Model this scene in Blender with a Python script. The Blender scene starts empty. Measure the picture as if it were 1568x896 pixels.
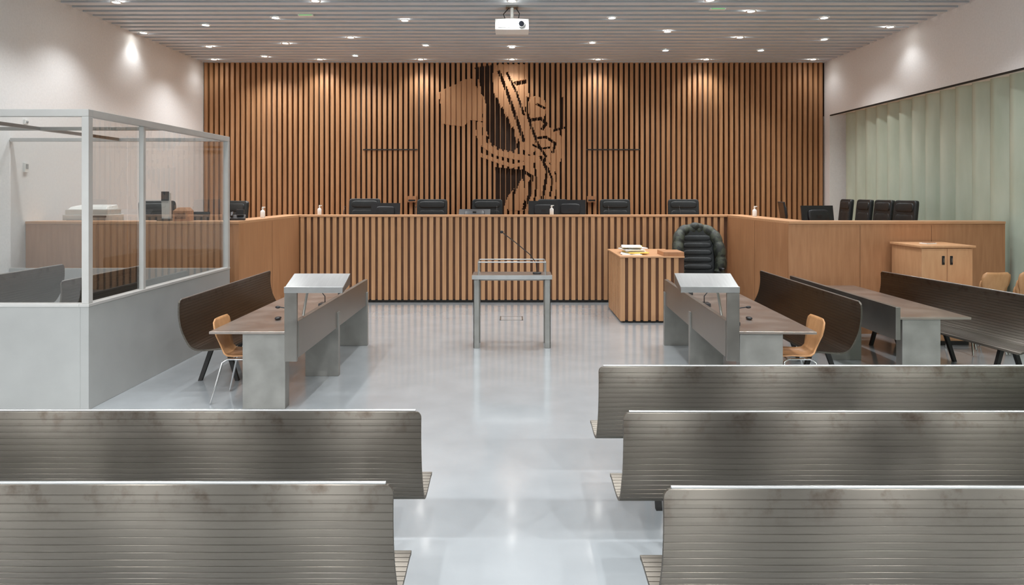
import bpy, bmesh, math, random
from mathutils import Matrix, Vector
random.seed(4)
D = bpy.data
S = bpy.context.scene

# ------------------------------------------------------------------ materials
def lin(c):
    r = []
    for x in c[:3]:
        x = x/255.0
        r.append(x/12.92 if x <= 0.04045 else ((x+0.055)/1.055)**2.4)
    return (r[0], r[1], r[2], 1.0)

def mat(name, c1, c2=None, scale=(1,1,1), ns=4.0, rough=0.5, metal=0.0, bump=0.0, bscale=None,
        detail=4.0, lo=0.3, hi=0.7, r2=None, c3=None, ns3=1.5, spec=0.5, coat=0.0, aniso=0.0, c3r=(.48,.72), zmask=None):
    m = D.materials.new(name); m.use_nodes = True
    nt = m.node_tree; N = nt.nodes; L = nt.links
    p = N['Principled BSDF']
    p.inputs['Roughness'].default_value = rough
    p.inputs['Metallic'].default_value = metal
    p.inputs['Specular IOR Level'].default_value = spec
    p.inputs['Coat Weight'].default_value = coat
    p.inputs['Coat Roughness'].default_value = .09
    p.inputs['Base Color'].default_value = lin(c1)
    tc = N.new('ShaderNodeTexCoord')
    if aniso:
        p.inputs['Anisotropic'].default_value = aniso
        vt = N.new('ShaderNodeVectorTransform'); vt.vector_type='VECTOR'; vt.convert_from='OBJECT'; vt.convert_to='WORLD'
        vt.inputs[0].default_value=(0,.4,-1)
        L.new(vt.outputs[0], p.inputs['Tangent'])
    if c2 or bump:
        mp = N.new('ShaderNodeMapping'); mp.inputs['Scale'].default_value = scale
        L.new(tc.outputs['Object'], mp.inputs[0])
        nz = N.new('ShaderNodeTexNoise'); nz.inputs['Scale'].default_value = ns
        nz.inputs['Detail'].default_value = detail
        L.new(mp.outputs[0], nz.inputs['Vector'])
        if c2:
            cr = N.new('ShaderNodeValToRGB')
            cr.color_ramp.elements[0].position = lo; cr.color_ramp.elements[0].color = lin(c1)
            cr.color_ramp.elements[1].position = hi; cr.color_ramp.elements[1].color = lin(c2)
            L.new(nz.outputs['Fac'], cr.inputs[0])
            out = cr.outputs[0]
            if c3:
                n3 = N.new('ShaderNodeTexNoise'); n3.inputs['Scale'].default_value = ns3
                n3.inputs['Detail'].default_value = 8; n3.inputs['Roughness'].default_value=.65
                L.new(tc.outputs['Object'], n3.inputs['Vector'])
                r3 = N.new('ShaderNodeValToRGB')
                r3.color_ramp.elements[0].position = c3r[0]; r3.color_ramp.elements[1].position = c3r[1]
                L.new(n3.outputs['Fac'], r3.inputs[0])
                fac = r3.outputs[0]
                if zmask:
                    sp=N.new('ShaderNodeSeparateXYZ'); L.new(tc.outputs['Object'], sp.inputs[0])
                    zr=N.new('ShaderNodeMapRange'); zr.inputs['From Min'].default_value=zmask[0]; zr.inputs['From Max'].default_value=zmask[1]
                    zr.inputs['To Min'].default_value=.06
                    L.new(sp.outputs[2], zr.inputs[0])
                    mm=N.new('ShaderNodeMath'); mm.operation='MULTIPLY'; L.new(fac,mm.inputs[0]); L.new(zr.outputs[0],mm.inputs[1]); fac=mm.outputs[0]
                mx = N.new('ShaderNodeMix'); mx.data_type = 'RGBA'
                L.new(fac, mx.inputs[0]); L.new(out, mx.inputs[6])
                mx.inputs[7].default_value = lin(c3)
                out = mx.outputs[2]
            L.new(out, p.inputs['Base Color'])
        if r2 is not None:
            mr = N.new('ShaderNodeMapRange')
            mr.inputs['To Min'].default_value = rough; mr.inputs['To Max'].default_value = r2
            mr.inputs['From Min'].default_value = 0.35; mr.inputs['From Max'].default_value = 0.65
            L.new(nz.outputs['Fac'], mr.inputs[0]); L.new(mr.outputs[0], p.inputs['Roughness'])
        if bump:
            bn = N.new('ShaderNodeTexNoise'); bn.inputs['Scale'].default_value = bscale or ns
            bn.inputs['Detail'].default_value = 3
            L.new(mp.outputs[0], bn.inputs['Vector'])
            b = N.new('ShaderNodeBump'); b.inputs['Strength'].default_value = bump
            b.inputs['Distance'].default_value = 0.01
            L.new(bn.outputs['Fac'], b.inputs['Height']); L.new(b.outputs[0], p.inputs['Normal'])
    return m

M = {}
M['wall'] = mat('white_plaster', (240,240,239), (234,234,233), ns=30, rough=0.85, bump=0.12, bscale=120)
M['floor'] = mat('grey_linoleum', (156,161,164), (164,169,172), ns=2.5, rough=0.16, r2=0.2, detail=8, spec=0.8, coat=.6)
M['slat'] = mat('oak_slats', (164,118,80), (190,143,101), scale=(7.4,7.4,0.35), ns=3, rough=0.5, detail=6)
M['slat2'] = mat('oak_slats_front', (178,132,92), (202,156,114), scale=(8,8,0.35), ns=3, rough=0.45, detail=6)
M['relief'] = mat('oak_relief', (176,129,89), (186,140,99), scale=(6,6,0.5), ns=3, rough=0.5)
M['backing'] = mat('dark_backing', (52,38,29), (62,46,35), ns=5, rough=0.8)
M['backing2'] = mat('brown_backing', (94,63,43), (106,72,50), ns=5, rough=0.7)
M['panel'] = mat('oak_panel', (164,116,80), (180,132,94), scale=(1.5,1.5,0.15), ns=14, rough=0.35, detail=8, r2=0.42)
M['paneltop'] = mat('oak_top', (190,143,104), (204,157,117), scale=(0.3,3,3), ns=10, rough=0.35, detail=8)
M['cab'] = mat('beech_cabinet', (200,151,110), (212,165,123), scale=(2,2,0.3), ns=10, rough=0.4, detail=8)
M['shell'] = mat('beech_ply', (180,132,88), (194,146,102), scale=(3,1,1), ns=9, rough=0.3)
M['steel'] = mat('worn_steel', (104,99,92), (116,111,103), scale=(.5,2.2,3), ns=2.2, rough=0.36, r2=0.39, metal=1.0, detail=8, c3=(76,64,55), ns3=8.0, c3r=(.5,.7), aniso=1.0, zmask=(.80,.94))
M['steel2'] = mat('brushed_steel', (142,139,134), (152,149,143), scale=(1,1,1), ns=6, rough=0.32, r2=0.38, metal=0.95, detail=8)
M['top'] = mat('steel_tabletop', (166,155,147), (178,167,158), ns=4, rough=0.28, r2=0.34, metal=0.85)
M['block'] = mat('steel_pedestal', (142,141,136), (160,159,154), ns=5, rough=0.4, r2=0.5, metal=0.7, detail=8)
M['alu'] = mat('aluminium', (176,177,176), (188,189,188), ns=8, rough=0.3, metal=0.9)
M['lect'] = mat('lectern_steel', (158,159,158), (168,169,168), scale=(6,.5,.5), ns=8, rough=0.34, metal=0.95)
M['chrome'] = mat('chrome', (205,205,205), rough=0.12, metal=1.0)
M['black'] = mat('black_plastic', (24,24,26), (31,31,33), ns=20, rough=0.4)
M['leather'] = mat('black_leather', (26,30,31), (36,40,41), ns=40, rough=0.42, bump=0.2, bscale=200)
M['screen'] = mat('screen_glass', (14,16,20), (18,20,24), ns=3, rough=0.1)
M['grey'] = mat('grey_paint', (158,159,157), (165,166,164), ns=3, rough=0.28, r2=0.34)
M['frame'] = mat('light_frame', (190,189,186), (198,197,194), ns=4, rough=0.35, metal=.2)
M['ceil'] = mat('ceiling_metal', (202,206,210), (210,214,218), ns=3, rough=0.5, metal=0.0)
M['ceilback'] = mat('ceiling_void', (26,26,26), (34,34,34), ns=3, rough=0.9)
M['white'] = mat('white_plastic', (232,232,228), (238,238,234), ns=6, rough=0.4)
M['offwhite'] = mat('printer_grey', (196,194,188), (206,204,198), ns=6, rough=0.5)
M['paper'] = mat('paper', (236,234,228), (242,240,236), ns=6, rough=0.8)
M['yellow'] = mat('yellow_folder', (240,206,90), (244,212,104), ns=6, rough=0.7)
M['pink'] = mat('pink_folder', (226,150,150), (230,160,158), ns=6, rough=0.7)
M['card'] = mat('cardboard', (150,106,74), (164,118,84), ns=9, rough=0.8)
M['coat'] = mat('camouflage_coat', (28,32,27), (56,61,48), ns=14, rough=0.6, lo=0.45, hi=0.55)
M['channel'] = mat('green_channel_glass', (184,196,177), (202,212,195), scale=(1,1,0.2), ns=4, rough=0.25)
M['dark'] = mat('dark_trim', (30,28,26), (38,36,34), ns=5, rough=0.6)

def emis(name, col, st):
    m = D.materials.new(name); m.use_nodes = True
    p = m.node_tree.nodes['Principled BSDF']
    p.inputs['Base Color'].default_value = lin(col)
    p.inputs['Emission Color'].default_value = lin(col)
    p.inputs['Emission Strength'].default_value = st
    return m
M['lamp'] = emis('lamp_lens', (255,252,246), 30)
M['exit'] = emis('exit_green', (130,200,130), .4)

g = D.materials.new('clear_glass'); g.use_nodes = True
nt = g.node_tree; N = nt.nodes; L = nt.links
for n in list(N): N.remove(n)
o = N.new('ShaderNodeOutputMaterial'); mx = N.new('ShaderNodeMixShader'); t = N.new('ShaderNodeBsdfTransparent')
gl = N.new('ShaderNodeBsdfGlossy'); lw = N.new('ShaderNodeLayerWeight'); lw.inputs[0].default_value=.5
pw = N.new('ShaderNodeMath'); pw.operation='POWER'; pw.inputs[1].default_value=3.0
mr = N.new('ShaderNodeMapRange'); mr.inputs['To Min'].default_value=.09; mr.inputs['To Max'].default_value=.85
gl.inputs['Roughness'].default_value = 0.0
t.inputs['Color'].default_value = (0.91,0.92,0.915,1)
L.new(lw.outputs['Facing'], pw.inputs[0]); L.new(pw.outputs[0], mr.inputs[0])
L.new(mr.outputs[0], mx.inputs[0]); L.new(t.outputs[0], mx.inputs[1]); L.new(gl.outputs[0], mx.inputs[2]); L.new(mx.outputs[0], o.inputs[0])
M['glass'] = g

# ------------------------------------------------------------------ mesh builder
class MB:
    def __init__(s):
        s.v=[]; s.f=[]; s.mi=[]; s.sm=[]; s.mats=[]; s.M=Matrix.Identity(4)
    def idx(s, k):
        if k not in s.mats: s.mats.append(k)
        return s.mats.index(k)
    def add(s, vs, fs, k, smooth=False):
        b=len(s.v)
        for p in vs: s.v.append(tuple(s.M @ Vector(p)))
        i=s.idx(k)
        for f in fs:
            s.f.append([b+q for q in f]); s.mi.append(i); s.sm.append(smooth)
    def hexa(s, p, k):
        s.add(p, [(0,1,2,3),(7,6,5,4),(0,4,5,1),(1,5,6,2),(2,6,7,3),(3,7,4,0)], k)
    def box(s, x0,x1,y0,y1,z0,z1,k):
        if x0>x1: x0,x1=x1,x0
        if y0>y1: y0,y1=y1,y0
        s.hexa([(x0,y0,z0),(x0,y1,z0),(x1,y1,z0),(x1,y0,z0),(x0,y0,z1),(x0,y1,z1),(x1,y1,z1),(x1,y0,z1)],k)
    def tube(s, pts, r, k, n=10, closed=True):
        pts=[Vector(p) for p in pts]
        rs = r if isinstance(r,(list,tuple)) else [r]*len(pts)
        vs=[]; up=None
        for i,p in enumerate(pts):
            a=pts[max(i-1,0)]; b=pts[min(i+1,len(pts)-1)]
            d=(b-a).normalized()
            if up is None:
                up = Vector((0,0,1)) if abs(d.z)<0.9 else Vector((1,0,0))
            x=d.cross(up).normalized(); up=x.cross(d).normalized()
            for j in range(n):
                t=2*math.pi*j/n
                vs.append(p+x*math.cos(t)*rs[i]+up*math.sin(t)*rs[i])
        fs=[]
        for i in range(len(pts)-1):
            for j in range(n):
                fs.append((i*n+j, i*n+(j+1)%n, (i+1)*n+(j+1)%n, (i+1)*n+j))
        s.add(vs,fs,k,True)
        b=len(pts)-1
        s.add([vs[j] for j in range(n)],[tuple(range(n))],k)
        s.add([vs[b*n+j] for j in range(n)],[tuple(range(n))],k)
    def cyl(s, p0,p1,r,k,n=16): s.tube([p0,p1],r,k,n)
    def sq(s, c, a, k, e1=0.35, e2=0.35, bend=0.0, tilt=0.0, nu=28, nv=14):
        def f(w,e): return math.copysign(abs(w)**e, w)
        vs=[]; fs=[]
        R=Matrix.Rotation(tilt,4,'X')
        for i in range(nv+1):
            v=-math.pi/2+math.pi*i/nv
            for j in range(nu):
                u=2*math.pi*j/nu
                x=a[0]*f(math.cos(v),e1)*f(math.cos(u),e2)
                y=a[1]*f(math.cos(v),e1)*f(math.sin(u),e2)
                z=a[2]*f(math.sin(v),e1)
                y+=bend*(x/a[0])**2
                q=R@Vector((x,y,z))
                vs.append((c[0]+q.x,c[1]+q.y,c[2]+q.z))
        for i in range(nv):
            for j in range(nu):
                fs.append((i*nu+j,i*nu+(j+1)%nu,(i+1)*nu+(j+1)%nu,(i+1)*nu+j))
        s.add(vs,fs,k,True)
    def finish(s, name, origin=(0,0,0), loc=None, rot=0.0, bevel=0.0, parent=None, seg=2, me=None):
        me=D.meshes.new(name)
        og=Vector(origin)
        me.from_pydata([tuple(Vector(p)-og) for p in s.v],[],s.f)
        for k in s.mats: me.materials.append(M[k])
        me.polygons.foreach_set('material_index', s.mi)
        me.polygons.foreach_set('use_smooth', s.sm)
        bm=bmesh.new(); bm.from_mesh(me)
        bmesh.ops.recalc_face_normals(bm, faces=bm.faces)
        bm.to_mesh(me); bm.free(); me.update()
        ob=D.objects.new(name, me); S.collection.objects.link(ob)
        ob.location = Vector(loc) if loc is not None else og
        ob.rotation_euler=(0,0,rot)
        if bevel:
            b=ob.modifiers.new('bevel','BEVEL'); b.width=bevel; b.segments=seg; b.limit_method='ANGLE'; b.angle_limit=math.radians(50)
        if parent: ob.parent=parent
        return ob

def dup(ob, name, loc, rot=0.0, scale=1.0):
    o=D.objects.new(name, ob.data); S.collection.objects.link(o)
    o.location=loc; o.rotation_euler=(0,0,rot)
    o.scale=scale if isinstance(scale,tuple) else (scale,)*3
    for m_ in ob.modifiers:
        b=o.modifiers.new(m_.name, m_.type)
        if m_.type=='BEVEL':
            b.width=m_.width; b.segments=m_.segments; b.limit_method='ANGLE'; b.angle_limit=m_.angle_limit
    return o

# ------------------------------------------------------------------ dimensions
XL,XR=-7.17,7.27
YB,YR=15.9,-3.0
ZC=5.10
XG=7.52

# room shell
b=MB(); b.box(XL-.2,XG+.3,YR-.2,YB+.2,-.15,0,'floor'); b.finish('floor')
b=MB(); b.box(XL-.2,XL,YR,YB,0,5.5,'wall'); b.finish('wall_left')
b=MB()
b.box(XL-.2,XG+.3,YR-.2,YR,0,1.2,'wall'); b.box(XL-.2,XG+.3,YR-.2,YR,4.7,5.5,'wall')
b.box(XL-.2,-6.4,YR-.2,YR,1.2,4.7,'wall'); b.box(6.4,XG+.3,YR-.2,YR,1.2,4.7,'wall')
b.finish('wall_rear')
b=MB()
for x in (-6.4,-3.24,-.04,3.16,6.32): b.box(x,x+.08,YR-.14,YR-.06,1.2,4.7,'frame')
for z in (1.2,4.62): b.box(-6.4,6.4,YR-.14,YR-.06,z,z+.08,'frame')
b.finish('added_fill_window')  # unseen window, added with its wall opening to admit the frontal fill
b=MB(); b.box(XL-.2,XG+.3,YB+.05,YB+.25,0,5.5,'backing'); b.finish('wall_front')
b=MB()
b.box(XR,XG+.3,YR,YB,3.86,5.5,'wall')
b.box(XR,XG+.3,15.62,YB+.05,0,3.86,'wall')
b.box(XG+.2,XG+.3,YR,15.62,0,3.86,'wall')
b.finish('wall_right')
b=MB(); b.box(XR+.002,XR+.05,YR,15.62,3.835,3.859,'dark'); b.finish('trim_1')
b=MB(); vs=[];fs=[]
pitch=0.42; n=int((15.6-YR)/pitch)
prof=[(0,0.0),(0.06,-0.055),(0.14,-0.12),(0.22,-0.135),(0.30,-0.09),(0.37,-0.01),(0.40,0.02)]
ys=[]
for i in range(n):
    for (dy,dx) in prof: ys.append((YR+i*pitch+dy, XG+.09+dx))
for (y,x) in ys:
    vs.append((x,y,0.0)); vs.append((x,y,3.86))
for i in range(len(ys)-1): fs.append((2*i,2*i+2,2*i+3,2*i+1))
b.add(vs,fs,'channel',True); b.finish('window_1')

# ceiling
b=MB(); b.box(XL-.2,XG+.3,YR-.2,YB+.2,5.36,5.5,'ceilback')
y=YR+.1
while y<YB-.05:
    b.box(XL,XR,y,y+.155,ZC,ZC+.05,'ceil'); y+=.275
for x in (-3.6,0.35,4.1): b.box(x,x+.04,YR,YB,ZC+.05,ZC+.11,'ceil')
b.finish('ceiling')

# slatted front wall with relief
def W(px,py): return ((px-784)/65.7, 2.08+(295-py)/65.7)
def poly(l): return [W(*p) for p in l]
def stroke(l,w):
    out=[]
    for (a,c_) in zip(l[:-1],l[1:]):
        d=Vector((c_[0]-a[0],c_[1]-a[1])); d.normalize(); n_=Vector((-d.y,d.x))*w/2; e=d*w*.3
        out.append(poly([(a[0]+n_.x-e.x,a[1]+n_.y-e.y),(c_[0]+n_.x+e.x,c_[1]+n_.y+e.y),(c_[0]-n_.x+e.x,c_[1]-n_.y+e.y),(a[0]-n_.x-e.x,a[1]-n_.y-e.y)]))
    return out
light=[poly(q) for q in [
 [(671,143),(682,136),(697,130),(712,122),(724,121),(730,134),(741,150),(744,166),(738,176),(740,186),(720,184),(710,194),(690,192),(678,190),(675,160)],
 [(754,114),(762,99),(806,99),(810,150),(806,165),(814,200),(824,226),(812,238),(800,228),(786,195),(770,165),(756,140)],
 [(808,150),(822,147),(834,154),(839,168),(832,180),(838,194),(852,200),(863,214),(860,240),(852,266),(838,244),(822,234),(812,205),(806,180)],
 [(800,240),(820,238),(848,256),(852,285),(846,322),(798,322),(812,290),(806,262)],
 [(774,306),(800,268),(805,300),(798,322),(778,322)]]]
light+=stroke([(735,190),(733,206),(742,222),(760,234),(790,240),(815,244),(835,236),(850,250)],9)
light+=stroke([(738,238),(760,246),(785,254),(805,250)],6)
light+=stroke([(745,205),(756,210),(760,222)],6)
dark=[poly(q) for q in [
 [(727,104),(752,100),(755,140),(768,166),(784,196),(794,226),(784,232),(764,228),(750,218),(745,200),(746,166),(738,140)],
 [(758,256),(800,260),(806,266),(778,300),(770,322),(760,322)],
 [(786,126),(806,122),(808,128),(790,132)]]]
dark+=stroke([(764,110),(776,140),(792,186),(802,216)],5)
dark+=stroke([(776,112),(790,140),(802,176)],3.5)
dark+=stroke([(808,150),(806,170),(814,196),(824,222),(836,240)],4)
dark+=stroke([(814,184),(828,182),(836,190),(830,198)],5)
dark+=stroke([(820,212),(836,210),(850,220),(846,234)],4)
dark+=stroke([(800,262),(814,270),(812,296),(802,320)],5)
dark+=stroke([(828,240),(838,262),(832,296),(826,320)],4.5)
dark+=stroke([(848,200),(862,196),(861,150)],4)
dark+=stroke([(822,160),(834,166)],4)
dark+=stroke([(796,272),(786,298),(786,322)],4)
dark+=stroke([(816,222),(828,228),(842,226)],3)
dark+=stroke([(838,256),(846,276),(842,300)],3)
dark+=stroke([(818,250),(822,280),(818,310)],3)
def inside(x,z,pl):
    c=False; j=len(pl)-1
    for i in range(len(pl)):
        xi,zi=pl[i]; xj,zj=pl[j]
        if (zi>z)!=(zj>z) and x<(xj-xi)*(z-zi)/(zj-zi)+xi: c=not c
        j=i
    return c
def region(x,z):
    for p in dark:
        if inside(x,z,p): return -1
    for p in light:
        if inside(x,z,p): return 1
    return 0
b=MB(); pt=0.122; cw=pt/5; x=XL+.03; zb=0.6
while x<XR-.08:
    xc=x+.04
    if -2.0<xc<1.5:
        for q in range(5):
            xa=x+q*cw; xm=xa+cw/2
            z=zb; cur=region(xm,z+.01); z0=z; segs=[]
            while z<ZC-.001:
                z2=min(z+.0125,ZC); r=region(xm,z2-.005)
                if r!=cur: segs.append((z0,z,cur)); z0=z; cur=r
                z=z2
            segs.append((z0,ZC,cur))
            for (a,c_,r) in segs:
                if r==0 and q<3: b.box(xa,xa+cw,YB-.06,YB+.05,a,c_,'slat')
                elif r==1: b.box(xa,xa+cw,YB-(.064 if q<4 else .04),YB+.05,a,c_,'relief')
                elif r==-1 and q==1: b.box(xa+.006,xa+cw-.006,YB-.056,YB+.05,a,c_,'slat')
    else: b.box(x,x+3*cw,YB-.06,YB+.05,zb,ZC,'slat')
    x+=pt
b.finish('slatted_wall_cladding')
for i,(a,c_) in enumerate([(557,640),(897,980)]):
    x0=(a-784)/65.7; x1=(c_-784)/65.7
    b=MB(); b.box(x0,x1,YB-.075,YB-.065,3.065,3.09,'dark')
    hx = x1-.22 if i==0 else x0+.02
    b.box(hx,hx+.2,YB-.15,YB-.065,1.86,2.0,'panel')
    b.box(hx+.02,hx+.18,YB-.152,YB-.14,1.88,1.92,'dark')
    b.finish('door_%d'%(i+1))

# ------------------------------------------------------------------ dais platform
b=MB()
b.box(XL+.01,XR-.01,13.35,YB-.07,0,.6,'panel')
b.box(XL+.01,-4.42,10.46,13.35,0,.6,'panel')
b.box(4.48,XR-.01,10.46,13.35,0,.6,'panel')
b.finish('dais_platform')

# judges' bench : slatted front
YD=12.9
b=MB()
b.box(-4.02,4.07,YD+.03,YD+.08,.06,1.62,'backing2')
b.box(-4.02,4.07,YD+.04,YD+.10,0,.06,'dark')
x=-4.0
while x<4.03:
    b.box(x,x+.074,YD-.005,YD+.03,.05,1.62,'slat2'); x+=.122
b.box(-4.02,4.07,YD-.015,YD+.36,1.62,1.655,'paneltop')
b.box(-4.02,4.07,YD+.08,YD+.34,1.3,1.62,'panel')
b.box(-4.02,4.07,YD+.30,YD+1.0,1.33,1.37,'paneltop')
for xx in (-3.9,-2.0,0,2.0,3.9): b.box(xx-.02,xx+.02,YD+.45,YD+.95,.6,1.33,'panel')
b.finish('judges_bench', bevel=.003)

YW=10.05
def wing(sx, xin, xwall, name):
    b=MB()
    b.box(sx*xin, sx*(xin+.04), YW+.041, YD+.1, 0,1.62,'panel')
    b.box(sx*xin, sx*xwall, YW, YW+.04, 0,1.62,'panel')
    b.box(sx*(xin+.002), sx*(xin+.38), YW-.01, YD+.36, 1.621,1.656,'paneltop')
    b.box(sx*(xin+.381), sx*xwall, YW-.01, YW+.38, 1.621,1.656,'paneltop')
    b.box(sx*(xin+.34), sx*(xin+.38), YW+.38, YD+.3, 1.3,1.62,'panel')
    b.box(sx*(xin+.34), sx*xwall, YW+.34, YW+.38, .6,1.62,'panel')
    b.box(sx*(xin+.38), sx*(xin+1.1), YW+.38, YD+.3, 1.33,1.37,'paneltop')
    b.box(sx*(xin+1.1), sx*xwall, YW+.38, YW+1.05, 1.33,1.37,'paneltop')
    for k in (1.05,2.1):
        b.box(sx*(xin+k), sx*(xin+k+.005), YW-.002, YW+.002, 0.05,1.6,'backing2')
    b.box(sx*(xin-.002), sx*(xin+.002), YW+1.4, YW+1.405, .05,1.6,'backing2')
    b.finish(name)
wing(-1,4.021,7.16,'clerks_counter')
wing(1,4.071,7.26,'clerks_counter')

# ------------------------------------------------------------------ defendants dock
XD=-4.05; Y0=6.53; Y1=9.8
XLi=XL+.01
b=MB()
b.box(XD-.08,XD,Y0,Y1,0,1.0,'grey')
b.box(XLi,XD-.08,Y0,Y0+.08,0,1.0,'grey')
b.box(XLi,XD-.08,Y1-.08,Y1,0,1.0,'grey')
b.box(XLi,XD-.08,Y0+.08,Y1-.08,0,.15,'grey')
b.box(XD-.09,XD+.005,Y0-.005,Y1,.985,1.015,'frame')
b.box(XLi,XD-.09,Y0-.005,Y0+.09,.985,1.015,'frame')
base=b.finish('dock_base', bevel=.004)
b=MB()
w=.068
for (x,y) in ((XD,Y0),(XD,Y1-w)):
    b.box(x-w,x,y,y+w,1.015,2.81,'frame')
b.box(XD-.06,XD-.01,7.52,7.57,1.015,2.81,'frame')
b.box(XLi,XD,Y0,Y0+w,2.81,2.88,'frame')
b.box(XD-w,XD,Y0+w,Y1,2.81,2.88,'frame')
b.box(XLi,XD-w,Y1-w,Y1,2.81,2.86,'frame')
b.box(XLi,XD-w,8.1,8.15,2.82,2.86,'steel2')
b.box(-5.65,-5.60,Y0+w,Y1-w,2.82,2.86,'steel2')
fr_=b.finish('dock_frame', bevel=.004)
b=MB()
def pane(x0,y0,x1,y1): b.add([(x0,y0,1.015),(x1,y1,1.015),(x1,y1,2.81),(x0,y0,2.81)],[(0,1,2,3)],'glass')
pane(XD-.045,Y0+w,XD-.045,7.52); pane(XD-.045,7.57,XD-.045,Y1-w)
pane(XLi,Y0+.045,-5.35,Y0+.045); pane(-5.34,Y0+.045,XD-w,Y0+.045)
pane(XLi,Y1-.045,-5.5,Y1-.045); pane(-5.49,Y1-.045,XD-w,Y1-.045)
gp=b.finish('dock_glazing')
dk=D.objects.new('defendants_dock',None); S.collection.objects.link(dk)
for o_ in (base,fr_,gp): o_.parent=dk

# ------------------------------------------------------------------ steel bench
def bench_mesh(Lx, name, loc, rot):
    ctr=[(0.010,.95),(.003,.88),(.003,.80),(.012,.72),(.030,.64),(.058,.57),(.092,.505),(.125,.46),(.165,.435),(.22,.424),(.30,.426),(.38,.434),(.45,.438),(.49,.43),(.505,.41)]
    P=[Vector((a,c_)) for a,c_ in ctr]
    fine=[]
    for i in range(len(P)-1):
        p0=P[max(i-1,0)];p1=P[i];p2=P[i+1];p3=P[min(i+2,len(P)-1)]
        for k in range(10):
            t=k/10
            fine.append(0.5*((2*p1)+(-p0+p2)*t+(2*p0-5*p1+4*p2-p3)*t*t+(-p0+3*p1-3*p2+p3)*t**3))
    fine.append(P[-1])
    cum=[0]
    for i in range(1,len(fine)): cum.append(cum[-1]+(fine[i]-fine[i-1]).length)
    tot=cum[-1]
    def at(s_):
        s_=min(max(s_,0),tot)
        for i in range(1,len(cum)):
            if cum[i]>=s_:
                t=(s_-cum[i-1])/max(cum[i]-cum[i-1],1e-9)
                return fine[i-1].lerp(fine[i],t)
        return fine[-1]
    st=[(0,-.003),(.004,0),(.010,0),(.018,0),(.028,0)]
    s_=.04
    while s_<tot-.03:
        st+=[(s_-.0022,0),(s_-.0011,-.0026),(s_+.0011,-.0026),(s_+.0022,0),(s_+.016,.0004)]
        s_+=.0325
    st+=[(tot,-.002)]
    vs=[];r=.035;h=.009
    for (q,off) in st:
        p=at(q); d=(at(q+.003)-at(q-.003)).normalized(); nn=Vector((-d.y,d.x))
        if nn.y<0: nn=-nn
        if q<.3 and nn.x<0: nn=-nn
        ex=Lx/2
        for e in (q, tot-q):
            if e<r: ex=min(ex, Lx/2-(r-math.sqrt(max(r*r-(r-e)**2,0))))
        a=p+nn*(h+off); c_=p-nn*(h+off)
        vs+=[(-ex,a.x,a.y),(ex,a.x,a.y),(ex,c_.x,c_.y),(-ex,c_.x,c_.y)]
    fs=[]
    m_=len(st)
    for i in range(m_-1):
        A=4*i;B=4*(i+1)
        for j in range(4):
            fs.append((A+j,A+(j+1)%4,B+(j+1)%4,B+j))
    fs.append((0,1,2,3)); fs.append(tuple(4*(m_-1)+j for j in (0,1,2,3)))
    b=MB(); b.add(vs,fs,'steel')
    b.tube([(-Lx/2+.03,.010,.953),(Lx/2-.03,.010,.953)],.0075,'alu',8)
    nleg=max(2,int(round(Lx/1.8))+1)
    for i in range(nleg):
        x=-Lx/2+.4+(Lx-.8)*i/(nleg-1)
        b.hexa([(x-.03,.14,.40),(x-.03,.40,.40),(x+.03,.40,.40),(x+.03,.14,.40),(x-.03,.14,.428),(x-.03,.42,.424),(x+.03,.42,.424),(x+.03,.14,.428)],'dark')
        b.hexa([(x-.02,.03,0),(x-.02,.07,0),(x+.02,.07,0),(x+.02,.03,0),(x-.02,.17,.41),(x-.02,.22,.41),(x+.02,.22,.41),(x+.02,.17,.41)],'dark')
        b.hexa([(x-.02,.44,0),(x-.02,.48,0),(x+.02,.48,0),(x+.02,.44,0),(x-.02,.31,.41),(x-.02,.36,.41),(x+.02,.36,.41),(x+.02,.31,.41)],'dark')
    return b.finish(name, loc=loc, rot=rot)

Lb=5.6
bench_mesh(Lb,'public_bench',(-.469-Lb/2,3.52,0),0)
bench_mesh(Lb,'public_bench',(-.46-Lb/2,2.64,0),0)
bench_mesh(Lb,'public_bench',(.563+Lb/2,4.43,0),0)
bench_mesh(Lb,'public_bench',(.572+Lb/2,3.50,0),0)
bench_mesh(Lb,'public_bench',(.578+Lb/2,2.60,0),0)
bench_mesh(2.7,'lawyers_bench',(-3.5,8.51,0),-math.pi/2)
bench_mesh(2.85,'lawyers_bench',(3.6,8.45,0),math.pi/2)
bench_mesh(2.75,'lawyers_bench',(5.5,8.42,0),math.pi/2+.15)
o1=bench_mesh(1.6,'dock_bench',(-4.95,8.3,.15),math.pi/2)
o2=bench_mesh(1.6,'dock_bench',(-6.1,8.5,.15),math.pi/2)

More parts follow.
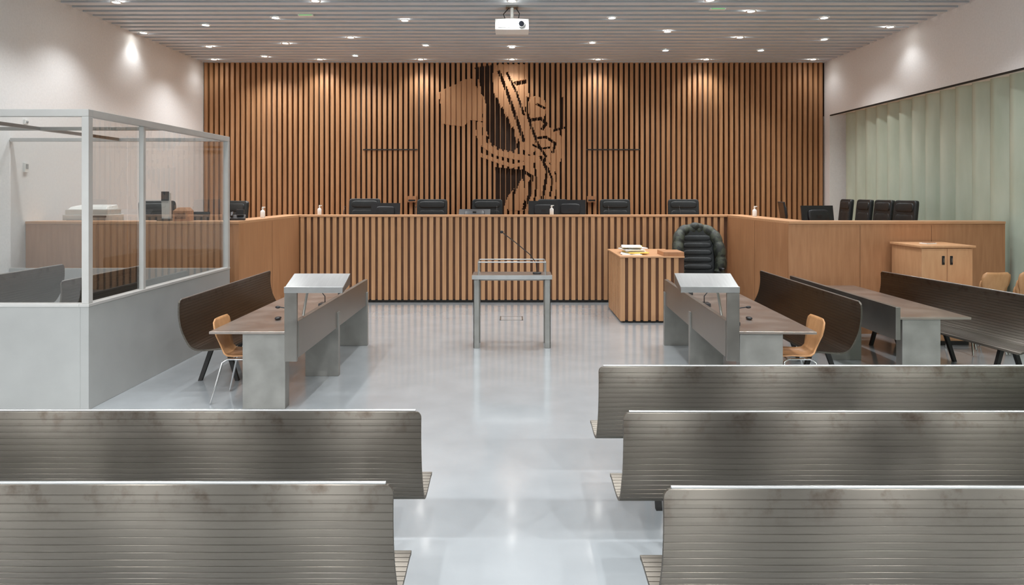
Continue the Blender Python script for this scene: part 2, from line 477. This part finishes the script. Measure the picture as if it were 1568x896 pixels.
# ------------------------------------------------------------------ lawyer tables
def table(sx, name, off=0, yo=0, rot=0, lectern=True, Ly=2.83):
    b=MB(); X=lambda v: sx*v
    ya=6.53; yb=ya+Ly
    b.box(X(2.03),X(2.9),ya,yb,.725,.75,'top')
    b.box(X(1.98),X(2.03),ya-.2,yb,.55,.89,'steel2')
    b.box(X(2.18),X(2.59),ya+.03,ya+.15,0,.725,'block')
    b.box(X(1.965),X(2.34),ya+1.2,ya+1.27,0,.725,'block')
    b.box(X(1.965),X(2.34),yb-.09,yb-.02,0,.725,'block')
    b.box(X(2.34),X(2.75),yb-.09,yb-.02,.62,.725,'block')
    if lectern:
        b.box(X(1.985),X(2.1),ya-.235,ya-.2,.52,1.2,'steel2')
        x0,x1=sorted((X(1.56),X(2.1)))
        yA,yB=ya-.24,ya+.06
        zA,zB=1.20,1.30; t=.022
        b.hexa([(x0,yA,zA-t),(x0,yB,zB-t),(x1,yB,zB-t),(x1,yA,zA-t),(x0,yA,zA),(x0,yB,zB),(x1,yB,zB),(x1,yA,zA)],'lect')
        b.box(x0,x1,yA-.008,yA+.0,zA-.045,zA+.012,'alu')
        xa,xb=sorted((X(1.56),X(1.575)))
        b.hexa([(xa,yA,zA-.05),(xa,yB,zB-.1),(xb,yB,zB-.1),(xb,yA,zA-.05),(xa,yA,zA-t),(xa,yB,zB-t),(xb,yB,zB-t),(xb,yA,zA-t)],'steel2')
        b.tube([(X(2.0),yB-.05,.9),(X(1.98),yB,1.1),(X(1.9),yB-.02,1.27)],.012,'steel2')
        for yy in (ya+.35, ya+1.5, ya+2.4):
            b.box(X(2.14),X(2.26),yy-.07,yy+.07,.751,.785,'black')
            b.tube([(X(2.2),yy,.785),(X(2.2),yy,.86),(X(2.24),yy,.91),(X(2.34),yy,.925)],.006,'black',8)
            b.sq((X(2.36),yy,.925),(.028,.014,.014),'black',1,1,nu=12,nv=8)
        b.sq((X(2.45),ya+.62,.766),(.03,.05,.015),'black',.8,.8,nu=12,nv=8)
    org=(X(2.4),ya+Ly/2,0)
    return b.finish(name, origin=org, loc=(org[0]+off,org[1]+yo,0), rot=rot, bevel=.003)
table(-1,'lawyers_table')
table(1,'lawyers_table',off=.06,rot=math.radians(-2))
table(1,'lawyers_table',off=2.0,yo=.75,rot=0,lectern=False,Ly=2.5)

# witness stand
b=MB(); s0=.515
for sgn in (-1,1):
    x0,x1=sorted((sgn*s0,sgn*(s0-.075)))
    b.box(x0,x1,9.12,9.16,0,.95,'block'); b.box(x0,x1,9.46,9.50,0,.95,'block')
    xm=sgn*s0
    b.box(*sorted((xm,xm-sgn*.012)),9.12,9.5,0,.95,'block')
b.box(-s0-.02,s0+.02,9.08,9.54,.95,.975,'top')
b.box(-s0-.02,s0+.02,9.07,9.085,.925,.98,'alu')
b.box(-s0,s0,9.46,9.48,.86,.95,'steel2')
for sgn in (-1,1):
    b.tube([(sgn*.45,9.12,.975),(sgn*.45,9.12,1.15)],.009,'alu'); b.tube([(sgn*.45,9.5,.975),(sgn*.45,9.5,1.15)],.009,'alu')
    b.tube([(sgn*.45,9.12,1.15),(sgn*.45,9.5,1.15)],.009,'alu')
b.tube([(-.45,9.12,1.15),(.45,9.12,1.15)],.009,'alu'); b.tube([(-.45,9.5,1.15),(.45,9.5,1.15)],.009,'alu')
b.tube([(.34,9.3,.975),(.33,9.3,1.12),(.24,9.3,1.24),(.05,9.28,1.4),(-.12,9.26,1.53)],.006,'black',8)
b.sq((-.14,9.255,1.545),(.025,.014,.02),'black',1,1,nu=12,nv=8)
b.sq((.34,9.3,.985),(.06,.06,.014),'black',.6,.6,nu=16,nv=8)
b.finish('witness_stand', origin=(0,9.3,0), bevel=.003)
b=MB()
for q in ((-.2,.18,11.12,11.14),(-.2,.18,11.44,11.46),(-.2,-.18,11.12,11.46),(.16,.18,11.12,11.46)): b.box(q[0],q[1],q[2],q[3],0,.004,'steel2')
b.box(-.18,.16,11.14,11.44,0,.003,'floor')
b.finish('floor_socket_box')

# clerk podium (slatted)
b=MB(); x0,x1,y0,y1=1.73,2.75,10.88,12.3
b.box(x0+.03,x1,y0+.03,y1,.04,1.04,'backing2'); b.box(x0+.06,x1-.02,y0+.06,y1-.02,0,.05,'dark')
x=x0
while x<x1-.05: b.box(x,x+.072,y0,y0+.035,.03,1.04,'slat2'); x+=.122
y=y0+.06
while y<y1-.05: b.box(x0,x0+.035,y,y+.072,.03,1.04,'slat2'); y+=.122
b.box(x0-.01,x1,y0-.01,y1,1.04,1.065,'paneltop')
b.box(2.42,2.75,y0+.02,y0+.5,1.065,1.13,'panel')
b.finish('clerk_podium', origin=((x0+x1)/2,(y0+y1)/2,0), bevel=.003)
b=MB(); z=1.0655
for i in range(9):
    a=random.uniform(-.25,.25); b.M=Matrix.Translation((2.02+random.uniform(-.05,.05),11.3+.05*i*random.random(),z))@Matrix.Rotation(a,4,'Z')
    h=random.choice((.008,.012,.016)); b.box(-.16,.16,-.22,.22,0,h,['paper','paper','yellow','paper','pink','paper','paper','yellow','paper'][i]); z+=h+.0005
b.M=Matrix.Identity(4)
b.finish('paper_stack', origin=(2.02,11.35,1.0655))

# ------------------------------------------------------------------ office chair
def office_chair(ribs=False):
    b=MB()
    b.sq((0,-.02,.50),(.27,.26,.055),'leather',.4,.4)
    b.sq((0,.25,.98),(.29,.045,.37),'leather',.16,.3,bend=-.05,tilt=-.10)
    if ribs:
        for zz in (.72,.84,.96,1.08,1.2): b.sq((0,.225+(zz-.98)*.1,zz),(.24,.035,.05),'leather',.6,.4,bend=-.04,tilt=-.1,nv=8)
    else:
        b.sq((0,.225,.9),(.24,.035,.22),'leather',.3,.3,bend=-.04,tilt=-.1)
        b.sq((0,.23+.2*.1,1.23),(.24,.035,.08),'leather',.5,.3,bend=-.04,tilt=-.1)
    for sg in (-1,1):
        b.tube([(sg*.27,.14,.50),(sg*.33,.12,.53),(sg*.33,.1,.70),(sg*.32,-.12,.71)],.018,'black')
        b.sq((sg*.325,-.03,.725),(.035,.15,.018),'black',.5,.5,nu=16,nv=8)
    b.tube([(0,.1,.46),(0,.30,.50),(0,.32,.80)],.025,'black')
    b.cyl((0,0,.12),(0,0,.46),.03,'chrome')
    for i in range(5):
        t=2*math.pi*i/5+.3; c_,s_=math.cos(t),math.sin(t)
        b.tube([(0,0,.13),(c_*.15,s_*.15,.115),(c_*.30,s_*.30,.075)],[.035,.025,.018],'black')
        b.sq((c_*.31,s_*.31,.03),(.03,.03,.03),'black',.8,.8,nu=12,nv=8)
    return b
oc=office_chair().finish('office_chair', loc=(-3.14,14.4,.6), rot=.05); oc.scale=(1.15,1,1)
for (x,y,r) in [(-1.72,14.4,-.05),(-.52,14.4,.04),(.88,14.5,0),(2.22,14.4,.06),(3.65,14.35,-.03),
                (-6.05,11.9,1.0),(-4.95,11.75,-.6)]:
    dup(oc,'office_chair',(x,y,.6),r, (1.13,.99,.99))
for i,(y) in enumerate((13.35,12.65,11.98,11.3)):
    dup(oc,'office_chair',(6.3,y,.6),-math.pi/2-.14+.06*i,1.0)
CX=3.27
ch=office_chair(True).finish('office_chair',loc=(CX,11.85,0)); ch.scale=(1.06,)*3

# coat draped
b=MB()
def lump(pts, r0, k='coat'):
    P=[Vector(p) for p in pts]; out=[];rs=[]
    nseg=len(P)-1; K=14
    for i in range(nseg):
        p0=P[max(i-1,0)];p1=P[i];p2=P[i+1];p3=P[min(i+2,nseg)]
        for j in range(K):
            t=j/K
            out.append(0.5*((2*p1)+(-p0+p2)*t+(2*p0-5*p1+4*p2-p3)*t*t+(-p0+3*p1-3*p2+p3)*t**3))
    out.append(P[-1])
    n_=len(out)
    for i in range(n_):
        q=i/(n_-1); w_=abs(math.sin(q*math.pi*nseg*1.1))**.6
        e=min(1,(i+1)/4,(n_-i)/4)
        rs.append(r0*(0.84+.18*w_)*(.5+.5*e))
    b.tube(out,rs,k,14)
for sg in (-1,1):
    lump([(0,.34,1.40),(sg*.15,.33,1.42),(sg*.30,.24,1.33),(sg*.36,.12,1.12),(sg*.375,.06,.86),(sg*.34,.04,.66)],.10)
    lump([(sg*.10,.40,1.36),(sg*.28,.36,1.25),(sg*.32,.32,.95),(sg*.30,.32,.6)],.10)
lump([(0,.42,1.38),(0,.44,1.1),(0,.43,.6)],.15)
lump([(-.17,.36,1.38),(-.06,.32,1.46),(.06,.32,1.46),(.17,.36,1.38)],.08)
b.finish('draped_coat', loc=(CX,11.85,0))

# ------------------------------------------------------------------ monitors etc
def monitor(w_=.52,h=.32,tilt=-.15):
    b=MB()
    b.M=Matrix.Translation((0,0,.16+h/2))@Matrix.Rotation(tilt,4,'X')
    b.box(-w_/2,w_/2,-.012,.012,-h/2,h/2,'black')
    b.box(-w_/2+.012,w_/2-.012,.0121,.0135,-h/2+.018,h/2-.012,'screen')
    b.sq((0,-.02,0),(w_*.32,.025,h*.3),'black',.4,.4,nu=20,nv=10)
    b.M=Matrix.Identity(4)
    b.box(-.035,.035,-.05,-.02,.01,.34,'black')
    b.sq((0,-.02,.008),(.13,.1,.008),'black',.5,.6,nu=20,nv=6)
    return b
mo=monitor().finish('computer_monitor', loc=(-2.50,13.5,1.37), bevel=.004); mo.scale=(1.1,1.1,1.05)
for (x,y,z,r,sc) in [(.62,13.45,1.37,.1,1.14),(1.15,13.5,1.37,-.05,1.18),(4.86,10.86,1.37,.15,1.05),(-5.0,10.8,1.37,-.1,.85),(4.72,11.9,1.37,1.35,1.15)]:
    dup(mo,'computer_monitor',(x,y,z),r,sc)
b=monitor(.62,.26,-.9); m2=b.finish('computer_monitor', loc=(-.74,13.5,1.37), bevel=.004)

def bottle(loc):
    b=MB()
    pr=[(0,.034),(.01,.038),(.10,.038),(.12,.03),(.13,.014),(.15,.014),(.152,.018),(.17,.018)]
    b.tube([(0,0,z) for z,_ in pr],[r for _,r in pr],'white',16)
    b.box(-.01,.045,-.008,.008,.17,.185,'white')
    b.finish('hand_sanitizer_bottle', loc=loc)
bottle((-3.68,13.05,1.656)); bottle((-4.2,11.5,1.657)); bottle((.76,13.08,1.656)); bottle((4.3,12.1,1.657))
for x in (-3.3,-1.9,-.3,1.9,3.3):
    b=MB(); b.sq((0,0,.012),(.05,.06,.012),'black',.5,.5,nu=14,nv=6)
    b.tube([(0,0,.02),(0,.02,.2),(0,.05,.34),(0,.12,.42)],.006,'black',8); b.sq((0,.13,.43),(.013,.03,.013),'black',1,1,nu=10,nv=6)
    b.finish('gooseneck_microphone', loc=(x,13.35,1.371))

b=MB()
b.box(-.36,.36,-.2,.2,.0,.14,'offwhite'); b.box(-.33,.33,-.18,.18,.14,.22,'offwhite'); b.box(-.30,.30,-.205,-.19,.03,.06,'dark')
b.hexa([(-.3,-.17,.22),(-.3,.17,.22),(.3,.17,.22),(.3,-.17,.22),(-.28,-.12,.26),(-.28,.16,.29),(.28,.16,.29),(.28,-.12,.26)],'white')
b.box(.1,.32,-.24,-.2,.10,.13,'black')
b.finish('office_printer', loc=(-6.55,10.69,1.60), bevel=.008)
b=MB(); b.box(-.38,.38,-.22,.24,0,.225,'panel'); b.finish('printer_riser', loc=(-6.55,10.70,1.371), bevel=.004)
b=MB(); b.box(-.1,.1,-.1,.1,0,.03,'black'); b.hexa([(-.06,-.03,.03),(-.06,.03,.03),(.06,.03,.03),(.06,-.03,.03),(-.08,-.01,.42),(-.08,.04,.42),(.05,.04,.42),(.05,-.01,.42)],'offwhite'); b.box(-.07,.04,-.03,.0,.3,.44,'black')
b.finish('desk_scanner', loc=(-5.2,10.28,1.657), bevel=.004)
b=MB(); b.box(-.11,.11,-.1,.1,0,.15,'card'); b.box(-.08,.08,-.104,-.1,.03,.12,'backing2'); b.hexa([(-.11,-.1,.15),(-.11,.1,.15),(.11,.1,.15),(.11,-.1,.15),(-.06,-.05,.2),(-.06,.1,.2),(.06,.1,.2),(.06,-.05,.2)],'card')
b.finish('coffee_maker', loc=(-4.93,10.24,1.657), bevel=.006)
b=MB(); b.hexa([(-.11,-.1,0),(-.11,.1,0),(.11,.1,0),(.11,-.1,0),(-.11,-.1,.03),(-.11,.1,.08),(.11,.1,.08),(.11,-.1,.03)],'black')
b.tube([(-.08,-.08,.06),(-.08,0,.11),(-.08,.09,.11)],.02,'black'); b.box(-.02,.09,0,.08,.08,.16,'black')
b.finish('desk_phone', loc=(-4.22,10.5,1.657), rot=.3, bevel=.003)

# ------------------------------------------------------------------ bent-ply chair
def ply_chair():
    b=MB()
    rows=[(-.23,.425,.17),(-.20,.445,.195),(-.10,.452,.20),(.02,.445,.20),(.10,.445,.185),(.155,.465,.15),(.185,.51,.13),(.205,.58,.15),(.225,.66,.185),(.24,.74,.195),(.25,.79,.185),(.255,.82,.14)]
    n=9; vs=[]
    for side in (0,1):
        for i,(y,z,hw) in enumerate(rows):
            a=rows[max(i-1,0)];c_=rows[min(i+1,len(rows)-1)]
            d=Vector((c_[0]-a[0],c_[1]-a[1])).normalized(); nn=Vector((d.y,-d.x))
            for j in range(n):
                t=-1+2*j/(n-1)
                curve=.02*t*t
                off=(.006 if side else -.006)-curve
                vs.append((hw*t, y+nn.x*off, z+nn.y*off))
    R=len(rows); fs=[]
    for side in (0,1):
        B=side*R*n
        for i in range(R-1):
            for j in range(n-1):
                fs.append((B+i*n+j,B+i*n+j+1,B+(i+1)*n+j+1,B+(i+1)*n+j))
    B=R*n
    for i in range(R-1):
        for j in (0,n-1): fs.append((i*n+j,(i+1)*n+j,B+(i+1)*n+j,B+i*n+j))
    for i in (0,R-1):
        for j in range(n-1): fs.append((i*n+j,i*n+j+1,B+i*n+j+1,B+i*n+j))
    b.add(vs,fs,'shell',True)
    for sg in (-1,1):
        b.tube([(sg*.23,-.24,0.01),(sg*.19,-.17,.41),(sg*.17,-.12,.43),(sg*.15,.1,.425),(sg*.19,.14,.40),(sg*.23,.24,0.01)],.011,'chrome',10)
    b.tube([(-.18,-.13,.43),(.18,-.13,.43)],.010,'chrome'); b.tube([(-.16,.08,.425),(.16,.08,.425)],.010,'chrome')
    return b
pc=ply_chair().finish('plywood_chair', loc=(-2.72,6.93,0), rot=math.pi/2)
dup(pc,'plywood_chair',(2.86,6.93,0),-math.pi/2)
b=MB()
for r_ in range(2):
    for i in range(4):
        c_=ply_chair(); b.M=Matrix.Translation((r_*.5,-.04*i,.085*i+.0))@Matrix.Rotation(math.pi,4,'Z')
        base_=len(b.v)
        for p in c_.v: b.v.append(tuple(b.M@Vector(p)))
        for f,mi_,sm_ in zip(c_.f,c_.mi,c_.sm):
            b.f.append([base_+q for q in f]); b.mi.append(b.idx(c_.mats[mi_])); b.sm.append(sm_)
b.M=Matrix.Identity(4)
b.finish('stacked_plywood_chairs', loc=(6.06,8.93,0), rot=.1)

# cabinet
b=MB(); x0,x1,y0,y1=5.56,6.26,9.27,10.0; H=1.36
b.box(x0,x1,y0+.02,y1,.06,H-.03,'cab'); b.box(x0+.02,x1-.02,y0+.05,y1-.02,0,.06,'dark')
b.box(x0-.03,x1+.03,y0-.02,y1,H-.03,H,'cab')
xm=(x0+x1)/2
b.box(x0+.005,xm-.002,y0,y0+.02,.08,H-.04,'cab'); b.box(xm+.002,x1-.005,y0,y0+.02,.08,H-.04,'cab')
for xx in (xm-.055,xm+.055):
    b.box(xx-.018,xx+.018,y0-.008,y0+.001,H-.26,H-.14,'black'); b.box(xx-.006,xx+.006,y0-.02,y0-.008,H-.23,H-.17,'steel2')
b.finish('wooden_cabinet', origin=(xm,9.6,0), bevel=.004)
b=MB(); b.box(-.09,.09,-.06,.06,0,.012,'paper'); b.box(-.06,.08,-.05,.05,.012,.02,'card'); b.finish('notepad', loc=(5.85,9.6,1.361), rot=.3)

# projector
b=MB()
b.box(-.27,.27,-.18,.18,-.09,.08,'white')
b.box(-.22,-.02,-.185,-.178,-.06,.04,'grey'); b.cyl((.15,-.20,0),(.15,-.17,0),.055,'grey',24); b.cyl((.15,-.205,0),(.15,-.20,0),.042,'screen',24)
b.box(-.12,.12,-.1,.1,.08,.11,'steel2')
b.cyl((0,0,.1),(0,0,.32),.028,'white'); b.box(-.10,.10,-.08,.08,.30,.32,'steel2')
b.tube([(-.1,0,.1),(-.14,0,.2),(-.05,0,.3)],.008,'black'); b.tube([(.1,0,.1),(.12,.02,.22),(.05,0,.32)],.008,'black')
b.finish('ceiling_projector', loc=(0,11.1,4.78), bevel=.012)

for (x,y) in ((-3.5,11.6),(3.37,11.2)):
    b=MB(); b.box(-.13,.13,-.04,.04,-.02,0,'white'); b.box(-.11,.11,-.042,.042,-.018,-.004,'exit'); b.finish('exit_sign', loc=(x,y,5.099))
b=MB(); b.box(0,.03,-.04,.04,-.07,.07,'white'); b.box(.03,.036,-.025,.025,-.02,.05,'grey'); b.finish('wall_thermostat', loc=(XL+.001,10.05,2.45), bevel=.004)
b=MB(); b.box(0,.03,-.035,.035,-.035,.035,'white'); b.sq((.035,0,0),(.015,.02,.02),'grey',1,1,nu=12,nv=8); b.finish('wall_sensor', loc=(XL+.001,10.05,3.12), bevel=.004)

# ------------------------------------------------------------------ downlights
pix=[(178,3),(220,50),(315,38),(320,71),(405,86),(437,66),(422,27),(537,57),(544,85),(620,31),(652,69),(483,1),
     (784,72),(784,1),(937,27),(907,65),(1022,48),(1019,77),(1133,57),(1150,17),(1165,77),(1262,27),(1262,60),(1363,41),(1087,0)]
pos=[]
for (px,py) in pix:
    s_=(295-py)/(ZC-2.08); pos.append(((px-784)/s_, 1045/s_, 108))
for x in (-6.75,-4.35,-2.07,0,1.95,4.4,6.82): pos.append((x,15.45,50))
for y in (9.4,7.4,5.4,3.4):
    for x in (-6.0,-3.7,-1.3,1.3,3.7,6.0): pos.append((x,y,112))
for i in range(7): pos.append((-6.3+2.1*i,-1.2,480))
b=MB()
for (x,y,_) in pos:
    n=20; rings=[(.085,ZC-.001),(.085,ZC-.012),(.062,ZC-.012),(.058,ZC-.004)]
    vs=[(x+r*math.cos(2*math.pi*j/n),y+r*math.sin(2*math.pi*j/n),z) for r,z in rings for j in range(n)]
    fs=[(i*n+j,i*n+(j+1)%n,(i+1)*n+(j+1)%n,(i+1)*n+j) for i in range(3) for j in range(n)]
    b.add(vs,fs,'white',True)
    b.add(vs[3*n:4*n],[tuple(range(n))],'lamp')
dl=b.finish('recessed_downlights')
for i,(x,y,k) in enumerate(pos):
    ld=D.lights.new('downlight_beam','SPOT')
    ld.energy = k
    if abs(x)>6.6: ld.energy*=.18
    ld.spot_size=math.radians(160 if y<2 else (135 if y>15 else 115)); ld.spot_blend=.5 if y<2 else .9; ld.shadow_soft_size=.08
    ld.color=(.97,.985,1)
    lo=D.objects.new('downlight_beam',ld); S.collection.objects.link(lo); lo.location=(x,y,ZC-.05); lo.parent=dl
ld=D.lights.new('rear_fill_light','AREA'); ld.shape='RECTANGLE'; ld.size=12.6; ld.size_y=3.4; ld.energy=40; ld.color=(.93,.97,1)  # soft fill lamp added behind the camera, outside the rear opening
lo=D.objects.new('rear_fill_light',ld); S.collection.objects.link(lo); lo.location=(0,YR-.3,2.95); lo.rotation_euler=(math.radians(90),0,0)

w=D.worlds.new('world'); S.world=w; w.use_nodes=True
w.node_tree.nodes['Background'].inputs[0].default_value=(.85,.92,1,1); w.node_tree.nodes['Background'].inputs[1].default_value=.15

cd=D.cameras.new('camera'); cam=D.objects.new('camera',cd); S.collection.objects.link(cam)
cam.location=(0,0,2.08); cam.rotation_euler=(math.radians(90),0,0)
cd.sensor_width=36; cd.lens=24.0; cd.shift_y=-153/1568; cd.clip_start=.05
S.camera=cam
S.view_settings.view_transform='Standard'
S.view_settings.look='None'
S.view_settings.exposure=0.42
